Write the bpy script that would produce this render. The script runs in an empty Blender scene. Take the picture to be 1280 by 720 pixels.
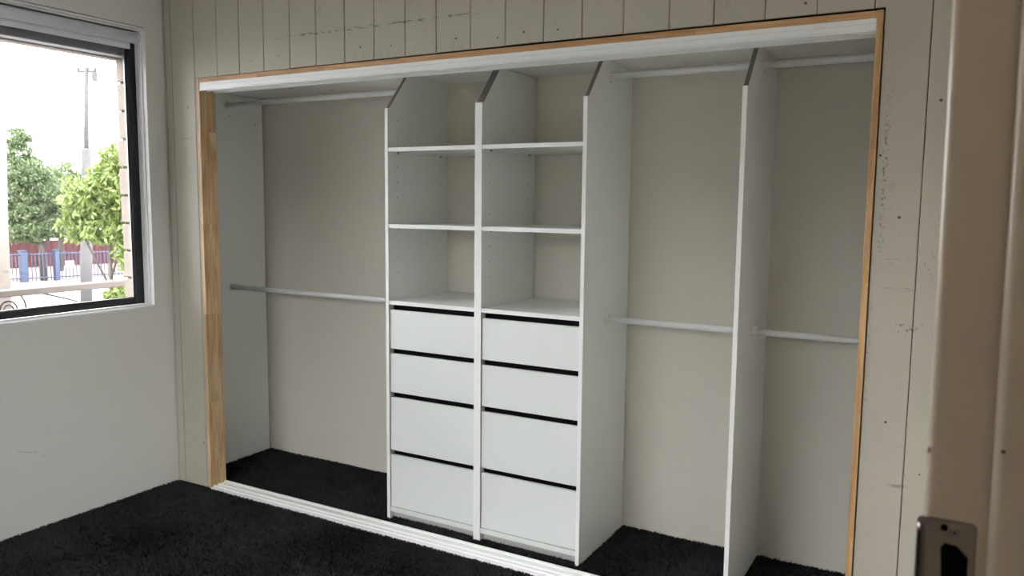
import bpy, bmesh, math, random
import numpy as np
from mathutils import Vector, Matrix

# ------------------------------------------------------------------ camera, sky, light, exposure
S = bpy.context.scene
COL = S.collection
random.seed(7)

cam_data = bpy.data.cameras.new('camera')
cam = bpy.data.objects.new('camera', cam_data)
COL.objects.link(cam)
cam_data.sensor_width = 36.0
cam_data.sensor_fit = 'HORIZONTAL'
cam_data.lens = 28.013
cam_data.clip_start = 0.02
cam_data.clip_end = 400
R_ = Vector((0.8706232, 0.49185271, 0.00980576))
U_ = Vector((-0.06089579, 0.08796903, 0.9942601))
F_ = Vector((-0.48816692, 0.86622304, -0.10653964))
m3 = Matrix((R_, U_, -F_)).transposed()
cam.matrix_world = Matrix.Translation((3.353, -2.7432, 1.5029)) @ m3.to_4x4()
cam_data.dof.use_dof = True
cam_data.dof.focus_distance = 3.6
cam_data.dof.aperture_fstop = 9.0
S.camera = cam

world = bpy.data.worlds.new('world')
S.world = world
world.use_nodes = True
_bg = world.node_tree.nodes['Background']
_bg.inputs[0].default_value = (0.955, 0.978, 1.0, 1)
_bg.inputs[1].default_value = 6.5

sun_data = bpy.data.lights.new('sun', 'SUN')
sun_data.energy = 0.6
sun_data.angle = math.radians(4)
sun_data.color = (1.0, 0.95, 0.86)
sun = bpy.data.objects.new('sun', sun_data)
COL.objects.link(sun)
sun.rotation_euler = Vector((-0.55, 0.35, -0.95)).to_track_quat('-Z', 'Y').to_euler()

S.view_settings.view_transform = 'Standard'
S.view_settings.look = 'None'
S.view_settings.gamma = 1.0
S.view_settings.use_curve_mapping = False
S.view_settings.exposure = 1.28
S.cycles.use_denoising = True
S.cycles.max_bounces = 14
S.cycles.diffuse_bounces = 10
S.cycles.transparent_max_bounces = 16


# ------------------------------------------------------------------ materials
def srgb(r, g, b):
    f = lambda c: c / 12.92 if c <= 0.04045 else ((c + 0.055) / 1.055) ** 2.4
    return (f(r / 255), f(g / 255), f(b / 255), 1)


def mat(name, col, rough=0.6, metal=0.0, var=0.06, scale=6.0, bump=0.0, bscale=120.0, spec=0.5):
    """painted / plain surface: colour with slight procedural unevenness and fine relief"""
    m = bpy.data.materials.new(name)
    m.use_nodes = True
    nt = m.node_tree
    b = nt.nodes['Principled BSDF']
    b.inputs['Roughness'].default_value = rough
    b.inputs['Metallic'].default_value = metal
    b.inputs['Specular IOR Level'].default_value = spec
    geo = nt.nodes.new('ShaderNodeNewGeometry')
    n = nt.nodes.new('ShaderNodeTexNoise')
    n.inputs['Scale'].default_value = scale
    n.inputs['Detail'].default_value = 6
    nt.links.new(geo.outputs['Position'], n.inputs['Vector'])
    mix = nt.nodes.new('ShaderNodeMix')
    mix.data_type = 'RGBA'
    c = Vector(col[:3])
    mix.inputs[6].default_value = (*(c * (1 - var)), 1)
    mix.inputs[7].default_value = (*(c * (1 + var)), 1)
    nt.links.new(n.outputs['Fac'], mix.inputs[0])
    nt.links.new(mix.outputs[2], b.inputs['Base Color'])
    if bump:
        n2 = nt.nodes.new('ShaderNodeTexNoise')
        n2.inputs['Scale'].default_value = bscale
        n2.inputs['Detail'].default_value = 3
        nt.links.new(geo.outputs['Position'], n2.inputs['Vector'])
        bp = nt.nodes.new('ShaderNodeBump')
        bp.inputs['Strength'].default_value = bump
        bp.inputs['Distance'].default_value = 0.002
        nt.links.new(n2.outputs['Fac'], bp.inputs['Height'])
        nt.links.new(bp.outputs['Normal'], b.inputs['Normal'])
    return m


def board_mat(name, col):
    """aged painted boards: cloudy paint, vertical brush drag, scuff marks with a shape of their own"""
    m = mat(name, col, 0.62, 0, 0.07, 2.5, 0.12, 60)
    nt = m.node_tree
    L = nt.links
    b = nt.nodes['Principled BSDF']
    base = b.inputs['Base Color'].links[0].from_socket
    geo = next(n for n in nt.nodes if n.bl_idname == 'ShaderNodeNewGeometry')
    sep = nt.nodes.new('ShaderNodeSeparateXYZ')
    L.new(geo.outputs['Position'], sep.inputs[0])

    def math_(op, a, b_, c_=None):
        n = nt.nodes.new('ShaderNodeMath')
        n.operation = op
        for i, v in enumerate((a, b_, c_)):
            if v is None:
                continue
            if isinstance(v, (int, float)):
                n.inputs[i].default_value = v
            else:
                L.new(v, n.inputs[i])
        return n.outputs[0]

    def noise(sx, sy, sz, detail=4):
        mp = nt.nodes.new('ShaderNodeMapping')
        mp.inputs['Scale'].default_value = (sx, sy, sz)
        L.new(geo.outputs['Position'], mp.inputs['Vector'])
        n = nt.nodes.new('ShaderNodeTexNoise')
        n.inputs['Scale'].default_value = 1.0
        n.inputs['Detail'].default_value = detail
        L.new(mp.outputs[0], n.inputs['Vector'])
        return n.outputs['Fac']

    def ramp(v, lo, hi):
        n = nt.nodes.new('ShaderNodeMapRange')
        n.inputs[1].default_value = lo
        n.inputs[2].default_value = hi
        L.new(v, n.inputs[0])
        return n.outputs[0]

    def boxmask(x, z, wx, wz, soft=1.0):
        dx = math_('DIVIDE', math_('ABSOLUTE', math_('SUBTRACT', sep.outputs[0], x), 0), wx)
        dz = math_('DIVIDE', math_('ABSOLUTE', math_('SUBTRACT', sep.outputs[2], z), 0), wz)
        d = math_('MAXIMUM', dx, dz)
        n = nt.nodes.new('ShaderNodeMapRange')
        n.inputs[1].default_value = 1.0
        n.inputs[2].default_value = 1.0 - soft
        L.new(d, n.inputs[0])
        return n.outputs[0]

    total = None
    fine = noise(38, 30, 160)
    blot = noise(30, 30, 22)
    streak = noise(55, 30, 4)
    dirt = noise(90, 30, 90)
    marks = [
        (math_('MULTIPLY', boxmask(1.095, 2.2445, 0.61, 0.0065, 0.3), ramp(noise(26, 30, 120), 0.50, 0.58)), 0.60),   # dashed rub line above the opening
        (math_('MULTIPLY', boxmask(3.131, 1.60, 0.012, 0.32, 0.7), ramp(dirt, 0.52, 0.62)), 0.60),    # vertical rub beside the frame
        (math_('MULTIPLY', boxmask(3.112, 0.98, 0.010, 0.30, 0.7), ramp(dirt, 0.54, 0.64)), 0.40),
        (math_('MULTIPLY', boxmask(3.225, 1.125, 0.060, 0.022, 0.9), ramp(noise(120, 30, 70), 0.56, 0.62)), 0.75),
        (math_('MULTIPLY', boxmask(3.270, 1.335, 0.028, 0.050, 0.8), ramp(noise(110, 30, 110), 0.60, 0.66)), 0.70),
        (math_('MULTIPLY', boxmask(3.190, 1.245, 0.060, 0.007, 0.8), ramp(noise(25, 30, 130), 0.50, 0.60)), 0.50),
        (math_('MULTIPLY', boxmask(3.165, 1.335, 0.045, 0.040, 0.9), ramp(noise(40, 30, 120), 0.54, 0.66)), 0.28),
        (math_('MULTIPLY', boxmask(3.215, 0.618, 0.045, 0.010, 0.8), ramp(noise(20, 30, 180), 0.50, 0.58)), 0.50),
        (math_('MULTIPLY', boxmask(-0.09, 1.81, 0.06, 0.010, 0.9), ramp(noise(18, 30, 150), 0.50, 0.58)), 0.35),
        (math_('MULTIPLY', boxmask(-0.10, 1.00, 0.10, 0.9, 0.9), ramp(streak, 0.56, 0.74)), 0.30),
        (math_('MULTIPLY', boxmask(1.5, 2.30, 1.9, 0.35, 0.3), ramp(blot, 0.62, 0.78)), 0.22),
        (math_('MULTIPLY', boxmask(1.5, 2.122, 1.6, 0.03, 0.9), ramp(streak, 0.5, 0.7)), 0.14),
        (math_('MULTIPLY', boxmask(3.2, 1.2, 0.2, 1.2, 0.3), ramp(blot, 0.62, 0.80)), 0.18),
    ]
    for v, k in marks:
        v = math_('MULTIPLY', v, k)
        total = v if total is None else math_('MAXIMUM', total, v)
    mix = nt.nodes.new('ShaderNodeMix')
    mix.data_type = 'RGBA'
    mix.inputs[7].default_value = srgb(62, 56, 48)
    L.new(total, mix.inputs[0])
    L.new(base, mix.inputs[6])
    L.new(mix.outputs[2], b.inputs['Base Color'])
    return m


def pine_mat(name, axis, light, dark, cell=0.35):
    """finger-jointed pine: grain stretched along AXIS, tone changing block by block"""
    m = bpy.data.materials.new(name)
    m.use_nodes = True
    nt = m.node_tree
    L = nt.links
    b = nt.nodes['Principled BSDF']
    b.inputs['Roughness'].default_value = 0.55
    geo = nt.nodes.new('ShaderNodeNewGeometry')
    sep = nt.nodes.new('ShaderNodeSeparateXYZ')
    L.new(geo.outputs['Position'], sep.inputs[0])
    fl = nt.nodes.new('ShaderNodeMath')
    fl.operation = 'DIVIDE'
    fl.inputs[1].default_value = cell
    L.new(sep.outputs[axis], fl.inputs[0])
    f2 = nt.nodes.new('ShaderNodeMath')
    f2.operation = 'FLOOR'
    L.new(fl.outputs[0], f2.inputs[0])
    wn = nt.nodes.new('ShaderNodeTexWhiteNoise')
    wn.noise_dimensions = '1D'
    L.new(f2.outputs[0], wn.inputs['W'])
    mp = nt.nodes.new('ShaderNodeMapping')
    sc = [34.0, 34.0, 34.0]
    sc[axis] = 2.2
    mp.inputs['Scale'].default_value = sc
    L.new(geo.outputs['Position'], mp.inputs['Vector'])
    add = nt.nodes.new('ShaderNodeVectorMath')
    add.operation = 'MULTIPLY_ADD'
    L.new(wn.outputs['Color'], add.inputs[0])
    add.inputs[1].default_value = (9, 9, 9)
    L.new(mp.outputs[0], add.inputs[2])
    n = nt.nodes.new('ShaderNodeTexNoise')
    n.inputs['Scale'].default_value = 1.0
    n.inputs['Detail'].default_value = 5
    n.inputs['Distortion'].default_value = 1.6
    L.new(add.outputs[0], n.inputs['Vector'])
    r = nt.nodes.new('ShaderNodeMapRange')
    r.inputs[1].default_value = 0.35
    r.inputs[2].default_value = 0.68
    L.new(n.outputs['Fac'], r.inputs[0])
    mix = nt.nodes.new('ShaderNodeMix')
    mix.data_type = 'RGBA'
    mix.inputs[6].default_value = light
    mix.inputs[7].default_value = dark
    L.new(r.outputs[0], mix.inputs[0])
    hsv = nt.nodes.new('ShaderNodeHueSaturation')
    r2 = nt.nodes.new('ShaderNodeMapRange')
    r2.inputs[3].default_value = 0.92
    r2.inputs[4].default_value = 1.08
    L.new(wn.outputs['Value'], r2.inputs[0])
    L.new(r2.outputs[0], hsv.inputs['Value'])
    L.new(mix.outputs[2], hsv.inputs['Color'])
    L.new(hsv.outputs[0], b.inputs['Base Color'])
    return m


def leaf_mat(name, c1, c2):
    m = bpy.data.materials.new(name)
    m.use_nodes = True
    nt = m.node_tree
    L = nt.links
    b = nt.nodes['Principled BSDF']
    out = nt.nodes['Material Output']
    b.inputs['Roughness'].default_value = 0.5
    geo = nt.nodes.new('ShaderNodeNewGeometry')
    mix = nt.nodes.new('ShaderNodeMix')
    mix.data_type = 'RGBA'
    mix.inputs[6].default_value = c1
    mix.inputs[7].default_value = c2
    L.new(geo.outputs['Random Per Island'], mix.inputs[0])
    L.new(mix.outputs[2], b.inputs['Base Color'])
    tr = nt.nodes.new('ShaderNodeBsdfTranslucent')
    L.new(mix.outputs[2], tr.inputs['Color'])
    ms = nt.nodes.new('ShaderNodeMixShader')
    ms.inputs[0].default_value = 0.45
    L.new(b.outputs[0], ms.inputs[1])
    L.new(tr.outputs[0], ms.inputs[2])
    L.new(ms.outputs[0], out.inputs['Surface'])
    return m


def glass_mat(name):
    m = bpy.data.materials.new(name)
    m.use_nodes = True
    nt = m.node_tree
    L = nt.links
    nt.nodes.remove(nt.nodes['Principled BSDF'])
    out = nt.nodes['Material Output']
    tr = nt.nodes.new('ShaderNodeBsdfTransparent')
    tr.inputs[0].default_value = (0.955, 0.955, 0.955, 1)
    gl = nt.nodes.new('ShaderNodeBsdfGlossy')
    gl.inputs['Roughness'].default_value = 0.02
    fr = nt.nodes.new('ShaderNodeFresnel')
    fr.inputs['IOR'].default_value = 1.45
    ms = nt.nodes.new('ShaderNodeMixShader')
    L.new(fr.outputs[0], ms.inputs[0])
    L.new(tr.outputs[0], ms.inputs[1])
    L.new(gl.outputs[0], ms.inputs[2])
    L.new(ms.outputs[0], out.inputs['Surface'])
    return m


M = dict(
    board=board_mat('painted_boards', srgb(182, 176, 163)),
    plaster=mat('left_wall_paint', srgb(228, 227, 222), 0.7, 0, 0.04, 1.6, 0.10, 45),
    reveal=mat('reveal_paint', srgb(240, 240, 239), 0.5, 0, 0.03, 5, 0.06, 40),
    room=mat('room_paint', srgb(234, 230, 222), 0.7, 0, 0.03, 2),
    ceil=mat('ceiling_paint', srgb(236, 235, 231), 0.8, 0, 0.03, 2),
    recess=mat('recess_lining_paint', srgb(217, 212, 201), 0.45, 0, 0.035, 1.3, 0.05, 30),
    melamine=mat('white_melamine', srgb(226, 228, 225), 0.38, 0, 0.015, 3),
    edge=mat('white_edge_band', srgb(240, 241, 239), 0.35, 0, 0.01, 3),
    lamp=mat('added_lamp_glow', srgb(240, 230, 215), 0.5, 0, 0.01, 10),
    raw=mat('shaded_edge_grey', srgb(112, 110, 104), 0.7, 0, 0.12, 60),  # dark grey paints in the shade on the sloped panel edges
    kick=mat('grey_white_kick', srgb(184, 184, 180), 0.5, 0, 0.03, 8),
    track=mat('white_powder_coat', srgb(238, 239, 238), 0.4, 0, 0.02, 14),
    rod=mat('white_rail_enamel', srgb(232, 233, 232), 0.28, 0, 0.01, 3),
    socket=mat('clear_white_plastic', srgb(232, 231, 227), 0.4, 0, 0.03, 30),
    dark=mat('charcoal_drawer_metal', (0.004, 0.004, 0.0045, 1), 0.8, 0, 0.05, 20, 0, 120, 0.08),
    black=mat('black_aluminium', (0.012, 0.013, 0.018, 1), 0.35, 0, 0.05, 20),
    gap=mat('dark_cavity', (0.010, 0.009, 0.008, 1), 0.9, 0, 0.05, 20),
    hole=mat('peg_hole_shadow_liner', (0.03, 0.028, 0.024, 1), 0.8, 0, 0.05, 20),
    steel=mat('brushed_pin_steel', (0.25, 0.24, 0.23, 1), 0.4, 0.8, 0.05, 20),
    nail=mat('filled_nail_head', srgb(92, 84, 72), 0.7, 0, 0.1, 40),
    pine_v=pine_mat('pine_upright_window_lit', 2, srgb(224, 194, 152), srgb(178, 138, 96), 0.46),  # paler copy for the left post: window light put into the colour
    pine_r=pine_mat('pine_upright_darker', 2, srgb(206, 168, 120), srgb(172, 128, 84), 0.42),
    pine_h=pine_mat('pine_head', 0, srgb(206, 164, 116), srgb(174, 126, 80), 0.42),
    carpet=mat('black_carpet_backing', (0.0055, 0.0055, 0.006, 1), 1.0, 0, 0.3, 9, 0, 200, 0.1),
    pile=mat('black_carpet_pile', (0.032, 0.032, 0.0345, 1), 0.95, 0, 0.35, 7, 0, 200, 0.15),
    blind=mat('blind_fabric', srgb(232, 235, 243), 0.6, 0, 0.02, 30, 0.1, 300),
    blind_rail=mat('blind_hem_bar', srgb(240, 242, 246), 0.45, 0, 0.02, 20),
    chain=mat('clear_chain', srgb(232, 233, 234), 0.3, 0, 0.02, 20),
    chrome=mat('strike_chrome', (0.33, 0.30, 0.28, 1), 0.16, 1.0, 0.04, 40),
    jamb=mat('cream_gloss_paint', srgb(214, 199, 180), 0.25, 0, 0.03, 12, 0.25, 18),
    glass=glass_mat('window_glass'),
    brick=mat('pale_brick', (0.19, 0.158, 0.132, 1), 0.85, 0, 0.10, 25, 0.4, 90),
    mortar=mat('mortar', (0.05, 0.045, 0.04, 1), 0.9, 0, 0.08, 30),
    lintel=mat('lintel_paint', (0.16, 0.15, 0.165, 1), 0.6, 0, 0.05, 9),
    rail=mat('veranda_rail_paint', (0.125, 0.10, 0.085, 1), 0.6, 0, 0.06, 12),
    iron=mat('wrought_iron', (0.05, 0.042, 0.038, 1), 0.6, 0.2, 0.1, 20),
    concrete=mat('pale_concrete', (0.26, 0.255, 0.247, 1), 0.9, 0, 0.06, 0.5),
    dirt=mat('orange_soil', (0.16, 0.105, 0.08, 1), 0.95, 0, 0.12, 0.8),
    red=mat('red_steel_fence', (0.085, 0.020, 0.025, 1), 0.6, 0, 0.08, 3),
    blue=mat('blue_steel_fence', (0.016, 0.026, 0.062, 1), 0.5, 0, 0.08, 3),
    paving=mat('bounce_paving', (0.16, 0.155, 0.15, 1), 0.95, 0, 0.10, 3),
    sky_block=mat('sky_block_render', (0.12, 0.114, 0.106, 1), 0.9, 0, 0.15, 6),
    sign=mat('white_sign', (0.30, 0.29, 0.28, 1), 0.6, 0, 0.03, 3),
    pole=mat('grey_weathered_pole', (0.058, 0.053, 0.056, 1), 0.85, 0, 0.14, 7),
    bark=mat('pale_gum_bark', (0.13, 0.11, 0.095, 1), 0.85, 0, 0.22, 4),
    branch=mat('brown_bark', (0.05, 0.042, 0.035, 1), 0.9, 0, 0.15, 12),
    leaf_a=leaf_mat('grey_green_leaf', (0.065, 0.098, 0.042, 1), (0.125, 0.160, 0.075, 1)),
    leaf_b=leaf_mat('mid_green_leaf', (0.075, 0.115, 0.038, 1), (0.150, 0.190, 0.075, 1)),
    leaf_c=leaf_mat('bright_green_leaf', (0.095, 0.145, 0.028, 1), (0.215, 0.260, 0.085, 1)),
    roof=mat('outer_cladding', srgb(170, 168, 164), 0.8, 0, 0.05, 3),
)


_n = M['lamp'].node_tree.nodes['Principled BSDF']
_n.inputs['Emission Color'].default_value = (1.0, 0.90, 0.78, 1)
_n.inputs['Emission Strength'].default_value = 4.2


# ------------------------------------------------------------------ helpers
def box(bm, x0, x1, y0, y1, z0, z1, bev=0.0, seg=1):
    vs = [bm.verts.new(p) for p in ((x0, y0, z0), (x1, y0, z0), (x1, y1, z0), (x0, y1, z0),
                                    (x0, y0, z1), (x1, y0, z1), (x1, y1, z1), (x0, y1, z1))]
    fs = [bm.faces.new([vs[i] for i in f]) for f in
          ((3, 2, 1, 0), (4, 5, 6, 7), (0, 1, 5, 4), (1, 2, 6, 5), (2, 3, 7, 6), (3, 0, 4, 7))]
    if bev:
        es = list({e for f in fs for e in f.edges})
        bmesh.ops.bevel(bm, geom=es, offset=bev, segments=seg, affect='EDGES', profile=0.5)


def prism(bm, poly, axis, a, b):
    """extrude a 2D polygon: axis 'x' -> poly is (y, z); 'y' -> (x, z); 'z' -> (x, y)"""
    def P(p, t):
        return {'x': (t, p[0], p[1]), 'y': (p[0], t, p[1]), 'z': (p[0], p[1], t)}[axis]
    A = [bm.verts.new(P(p, a)) for p in poly]
    B = [bm.verts.new(P(p, b)) for p in poly]
    n = len(poly)
    bm.faces.new(A[::-1])
    bm.faces.new(B)
    for i in range(n):
        j = (i + 1) % n
        bm.faces.new((A[i], A[j], B[j], B[i]))


def tube(bm, pts, r, n=12, caps=True):
    pts = [Vector(p) for p in pts]
    rs = r if isinstance(r, (list, tuple)) else [r] * len(pts)
    rings = []
    prev = None
    for i, p in enumerate(pts):
        t = (pts[min(i + 1, len(pts) - 1)] - pts[max(i - 1, 0)]).normalized()
        if prev is None:
            ref = Vector((0, 0, 1)) if abs(t.z) < 0.9 else Vector((1, 0, 0))
            a = t.cross(ref).normalized()
        else:
            a = (prev - t * prev.dot(t)).normalized()
        prev = a
        b = t.cross(a)
        rings.append([bm.verts.new(p + (a * math.cos(2 * math.pi * k / n) + b * math.sin(2 * math.pi * k / n)) * rs[i]) for k in range(n)])
    for i in range(len(rings) - 1):
        for k in range(n):
            j = (k + 1) % n
            bm.faces.new((rings[i][k], rings[i][j], rings[i + 1][j], rings[i + 1][k]))
    if caps:
        bm.faces.new(rings[0][::-1])
        bm.faces.new(rings[-1])


def finish(name, bm, m, parent=None, smooth=False):
    bmesh.ops.recalc_face_normals(bm, faces=bm.faces[:])
    me = bpy.data.meshes.new(name)
    bm.to_mesh(me)
    bm.free()
    if smooth:
        for p in me.polygons:
            p.use_smooth = True
    me.materials.append(m)
    o = bpy.data.objects.new(name, me)
    COL.objects.link(o)
    adopt(o, parent)
    return o


def adopt(o, parent):
    if parent is not None:
        o.parent = parent
        loc = parent.location if parent.parent is None else Vector()      # parts keep world coordinates in their meshes
        o.matrix_parent_inverse = Matrix.Translation(-loc)


def boxes(name, m, parent, *bs, bev=0.0, seg=1):
    bm = bmesh.new()
    for b in bs:
        box(bm, *b, bev=bev, seg=seg)
    return finish(name, bm, m, parent)


def raw(name, verts, faces, m, parent=None):
    me = bpy.data.meshes.new(name)
    verts = np.asarray(verts, np.float32)
    faces = np.asarray(faces, np.int32)
    k = faces.shape[1]
    me.vertices.add(len(verts))
    me.vertices.foreach_set('co', verts.ravel())
    me.loops.add(faces.size)
    me.loops.foreach_set('vertex_index', faces.ravel())
    me.polygons.add(len(faces))
    me.polygons.foreach_set('loop_start', np.arange(0, faces.size, k, dtype=np.int32))
    me.update(calc_edges=True)
    me.materials.append(m)
    o = bpy.data.objects.new(name, me)
    COL.objects.link(o)
    adopt(o, parent)
    return o


def tag(o, label, cat, group=None, kind=None):
    o['label'] = label
    o['category'] = cat
    if group:
        o['group'] = group
    if kind:
        o['kind'] = kind
    return o


def thing(name, loc, label, cat, group=None, kind=None):
    o = bpy.data.objects.new(name, None)
    COL.objects.link(o)
    o.location = loc
    o.empty_display_size = 0.1
    return tag(o, label, cat, group, kind)


# key dimensions (metres): x along the wardrobe wall, y into the wardrobe, z up
XL, XR = -0.238, 3.345          # room side faces of the window wall and the door wall
YB = 0.65                       # rear face of the wardrobe recess
W = 3.1026                      # width over the timber frame
ZH = 2.10                       # top of the timber frame
ZC = 2.60                       # room ceiling
YR = -3.40                      # wall behind the camera

# ------------------------------------------------------------------ room shell
floor = boxes('floor', M['carpet'], None, (-0.26, 4.75, YR - 0.02, YB + 0.02, -0.15, 0.0))
tag(floor, 'black carpeted floor of the room and the wardrobe', 'floor', kind='structure')

WY0, WY1, WZ0, WZ1 = -1.95, -0.105, 0.962, 2.338     # opening of the window in the left wall
wl = boxes('wall_left', M['plaster'], None,
           (-0.37, XL, YR, WY0, 0, ZC), (-0.37, XL, WY1, 0.0, 0, ZC),
           (-0.37, XL, WY0, WY1, 0, WZ0 - 0.012), (-0.37, XL, WY0, WY1, WZ1 + 0.01, ZC))
tag(wl, 'pale grey painted wall with the window in it', 'wall', kind='structure')
# scuffs on it
for (y0, z0, y1, z1) in ((-0.825, 0.383, -0.765, 0.362), (-0.765, 0.362, -0.742, 0.358), (-0.715, 0.335, -0.705, 0.335)):
    bm = bmesh.new()
    prism(bm, [(y0, z0), (y1, z1), (y1, z1 + 0.003), (y0, z0 + 0.002)], 'x', XL - 0.001, XL + 0.0005)
    finish('scuff', bm, M['kick'], wl)

wf = boxes('wall_front', M['gap'], None,
           (-0.30, -0.004, 0.014, 0.09, 0, ZC), (W + 0.006, XR, 0.014, 0.09, 0, ZC), (-0.004, W + 0.006, 0.014, 0.09, ZH + 0.014, ZC))
tag(wf, 'cream painted vertical board wall around the wardrobe opening', 'wall', kind='structure')
seams = [-0.236, -0.182, -0.014, 0.151, 0.304, 0.466, 0.632, 0.791, 0.957, 1.12, 1.284, 1.441, 1.606, 1.766, 1.933, 2.091,
         2.253, 2.422, 2.578, 2.747, 2.908, 3.076, 3.236, 3.344]
for i in range(len(seams) - 1):
    a, b = seams[i] + 0.0012, seams[i + 1] - 0.0012
    dy = random.uniform(-0.0008, 0.0008)
    zb = ZH + 0.002 + 0.006 * max(0.0, min(1.0, (a - 0.3) / 1.2)) + random.uniform(-0.0008, 0.0008)
    if b < -0.01:
        bs = [(a, b, dy, 0.013, 0.004, ZC)]
    elif a < 0 < b:                                   # runs down beside the left post
        bs = [(a, b, dy, 0.013, zb, ZC), (a, -0.002, dy, 0.013, 0.004, zb)]
    elif a < W + 0.004 < b:
        bs = [(a, b, dy, 0.013, zb, ZC), (W + 0.004, b, dy, 0.013, 0.004, zb)]
    elif a > W:
        bs = [(a, b, dy, 0.013, 0.004, ZC)]
    else:
        bs = [(a, b, dy, 0.013, zb, ZC)]
    bm = bmesh.new()
    for q in bs:
        x0, x1, y0, y1, z0, z1 = q
        c = 0.0022
        prism(bm, [(x0, y1), (x0, y0 + c), (x0 + c, y0), (x1 - c, y0), (x1, y0 + c), (x1, y1)], 'z', z0, z1)
    finish('board', bm, M['board'], wf)
# filled nail heads showing through the paint
for (x, z, r) in ((0.382, 2.154, .003), (0.56, 2.164, .003), (1.045, 2.162, .004), (1.211, 2.155, .003), (1.537, 2.155, .004), (1.732, 2.140, .004),
                  (1.848, 2.151, .005), (1.993, 2.146, .004), (2.872, 2.145, .005), (3.273, 1.82, .005), (3.116, 1.66, .004), (3.179, 1.469, .005),
                  (3.176, 0.82, .0042), (3.281, 0.667, .003), (-0.03, 0.24, .004), (-0.223, 1.856, .004), (-0.069, 1.961, .004)):
    bm = bmesh.new()
    tube(bm, [(x, 0.004, z), (x, -0.0012, z)], r, 8)
    finish('nail_head', bm, M['nail'], wf)

bm = bmesh.new()
prism(bm, [(-0.3, YB), (4.0, YB), (4.0, YB + 0.05), (-0.3, YB + 0.05)], 'z', 0, 2.14)
wb = finish('wall_back', bm, M['recess'], None)
tag(wb, 'warm cream lining at the back of the wardrobe', 'wall', kind='structure')
ws = boxes('wall_side', M['recess'], None, (-0.30, -0.252, 0.09, YB, 0, 2.14), (3.34, 3.39, 0.09, YB, 0, 2.14))
tag(ws, 'cream end linings of the wardrobe recess', 'wall', kind='structure')
cr = boxes('ceiling_recess', M['ceil'], None, (-0.3, 3.39, 0.0955, YB + 0.05, 2.088, 2.14))
tag(cr, 'pale cream ceiling inside the wardrobe', 'ceiling', kind='structure')

DY0, DY1, DZ = -2.83, -1.98, 2.06
wr = boxes('wall_right', M['room'], None,
           (XR, 3.44, DY1 + 0.03, 0.0, 0, ZC), (XR, 3.44, YR, DY0 - 0.03, 0, ZC), (XR, 3.44, DY0 - 0.03, DY1 + 0.03, DZ + 0.03, ZC))
tag(wr, 'painted wall with the doorway', 'wall', kind='structure')
W2X0, W2X1, W2Z0, W2Z1 = 0.45, 2.3, 0.35, 2.15
wk = boxes('wall_rear', M['room'], None,
           (-0.37, W2X0, YR - 0.12, YR, 0, ZC), (W2X1, 4.75, YR - 0.12, YR, 0, ZC),
           (W2X0, W2X1, YR - 0.12, YR, 0, W2Z0), (W2X0, W2X1, YR - 0.12, YR, W2Z1, ZC))
tag(wk, 'painted wall opposite the wardrobe', 'wall', kind='structure')
ce = boxes('ceiling', M['ceil'], None, (-0.37, 4.80, YR - 0.12, 0.1, ZC, ZC + 0.1))
tag(ce, 'white ceiling of the room', 'ceiling', kind='structure')
wh = boxes('wall_hall', M['room'], None, (4.70, 4.80, YR, 0.0, 0, ZC), (3.44, 4.70, -0.05, 0.0, 0, ZC))
tag(wh, 'painted walls of the hall outside the doorway', 'wall', kind='structure')

# corner cover strip and skirting line
tr = boxes('trim_1', M['board'], None, (XL + 0.004, XL + 0.014, -0.006, -0.001, 0.0, ZC), bev=0.002)
tag(tr, 'narrow painted cover strip in the wall corner', 'trim', kind='structure')

# unseen ceiling light added in the hall to brighten the door jamb
hl = thing('added_hall_lamp', (3.95, -2.75, ZC), 'unseen round ceiling light added in the hall to brighten the door jamb', 'lamp')
bm = bmesh.new()
tube(bm, [(3.95, -2.75, ZC - .001), (3.95, -2.75, ZC - .03)], 0.13, 24)
finish('added_lamp_base', bm, M['reveal'], hl)
bm = bmesh.new()
tube(bm, [(3.95, -2.75, ZC - .031), (3.95, -2.75, ZC - .07), (3.95, -2.75, ZC - .095)], [0.12, 0.105, 0.05], 24)
finish('added_lamp_shade', bm, M['lamp'], hl, True)

# ------------------------------------------------------------------ window in the left wall
wn = thing('window_1', (XL, -1.0, WZ0), 'black framed window in a white reveal', 'window', kind='structure')
boxes('window_frame', M['black'], wn,
      (-0.350, -0.318, WY1 - 0.050, WY1, WZ0 + 0.004, WZ1), (-0.350, -0.318, WY0, WY0 + 0.05, WZ0 + 0.004, WZ1),
      (-0.350, -0.318, WY0 + 0.05, WY1 - 0.05, WZ0 + 0.004, WZ0 + 0.038), (-0.350, -0.318, WY0 + 0.05, WY1 - 0.05, 2.262, WZ1),
      (-0.346, -0.322, -1.06, -1.01, WZ0 + 0.038, 2.262), bev=0.003)
boxes('sash_rim', M['steel'], wn,
      (-0.3375, -0.3285, WY1 - 0.056, WY1 - 0.050, WZ0 + 0.038, 2.262), (-0.3375, -0.3285, WY0 + 0.05, WY1 - 0.056, WZ0 + 0.036, WZ0 + 0.042))
boxes('pane', M['glass'], wn, (-0.335, -0.331, WY0 + 0.05, -1.06, WZ0 + 0.038, 2.262))
boxes('pane', M['glass'], wn, (-0.335, -0.331, -1.01, WY1 - 0.05, WZ0 + 0.038, 2.262))
boxes('sill', M['reveal'], wn, (-0.350, XL + 0.002, WY0, WY1, WZ0 - 0.012, WZ0), bev=0.002)
bm = bmesh.new()
box(bm, -0.318, XL + 0.0015, WY1 - 0.004, WY1 + 0.0, WZ0, WZ1, bev=0.0015)
box(bm, -0.318, XL + 0.0015, WY0, WY0 + 0.004, WZ0, WZ1, bev=0.0015)
box(bm, -0.318, XL + 0.0015, WY0 + 0.004, WY1 - 0.004, WZ1 - 0.004, WZ1 + 0.006, bev=0.0015)
finish('reveal', bm, M['reveal'], wn)
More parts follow.
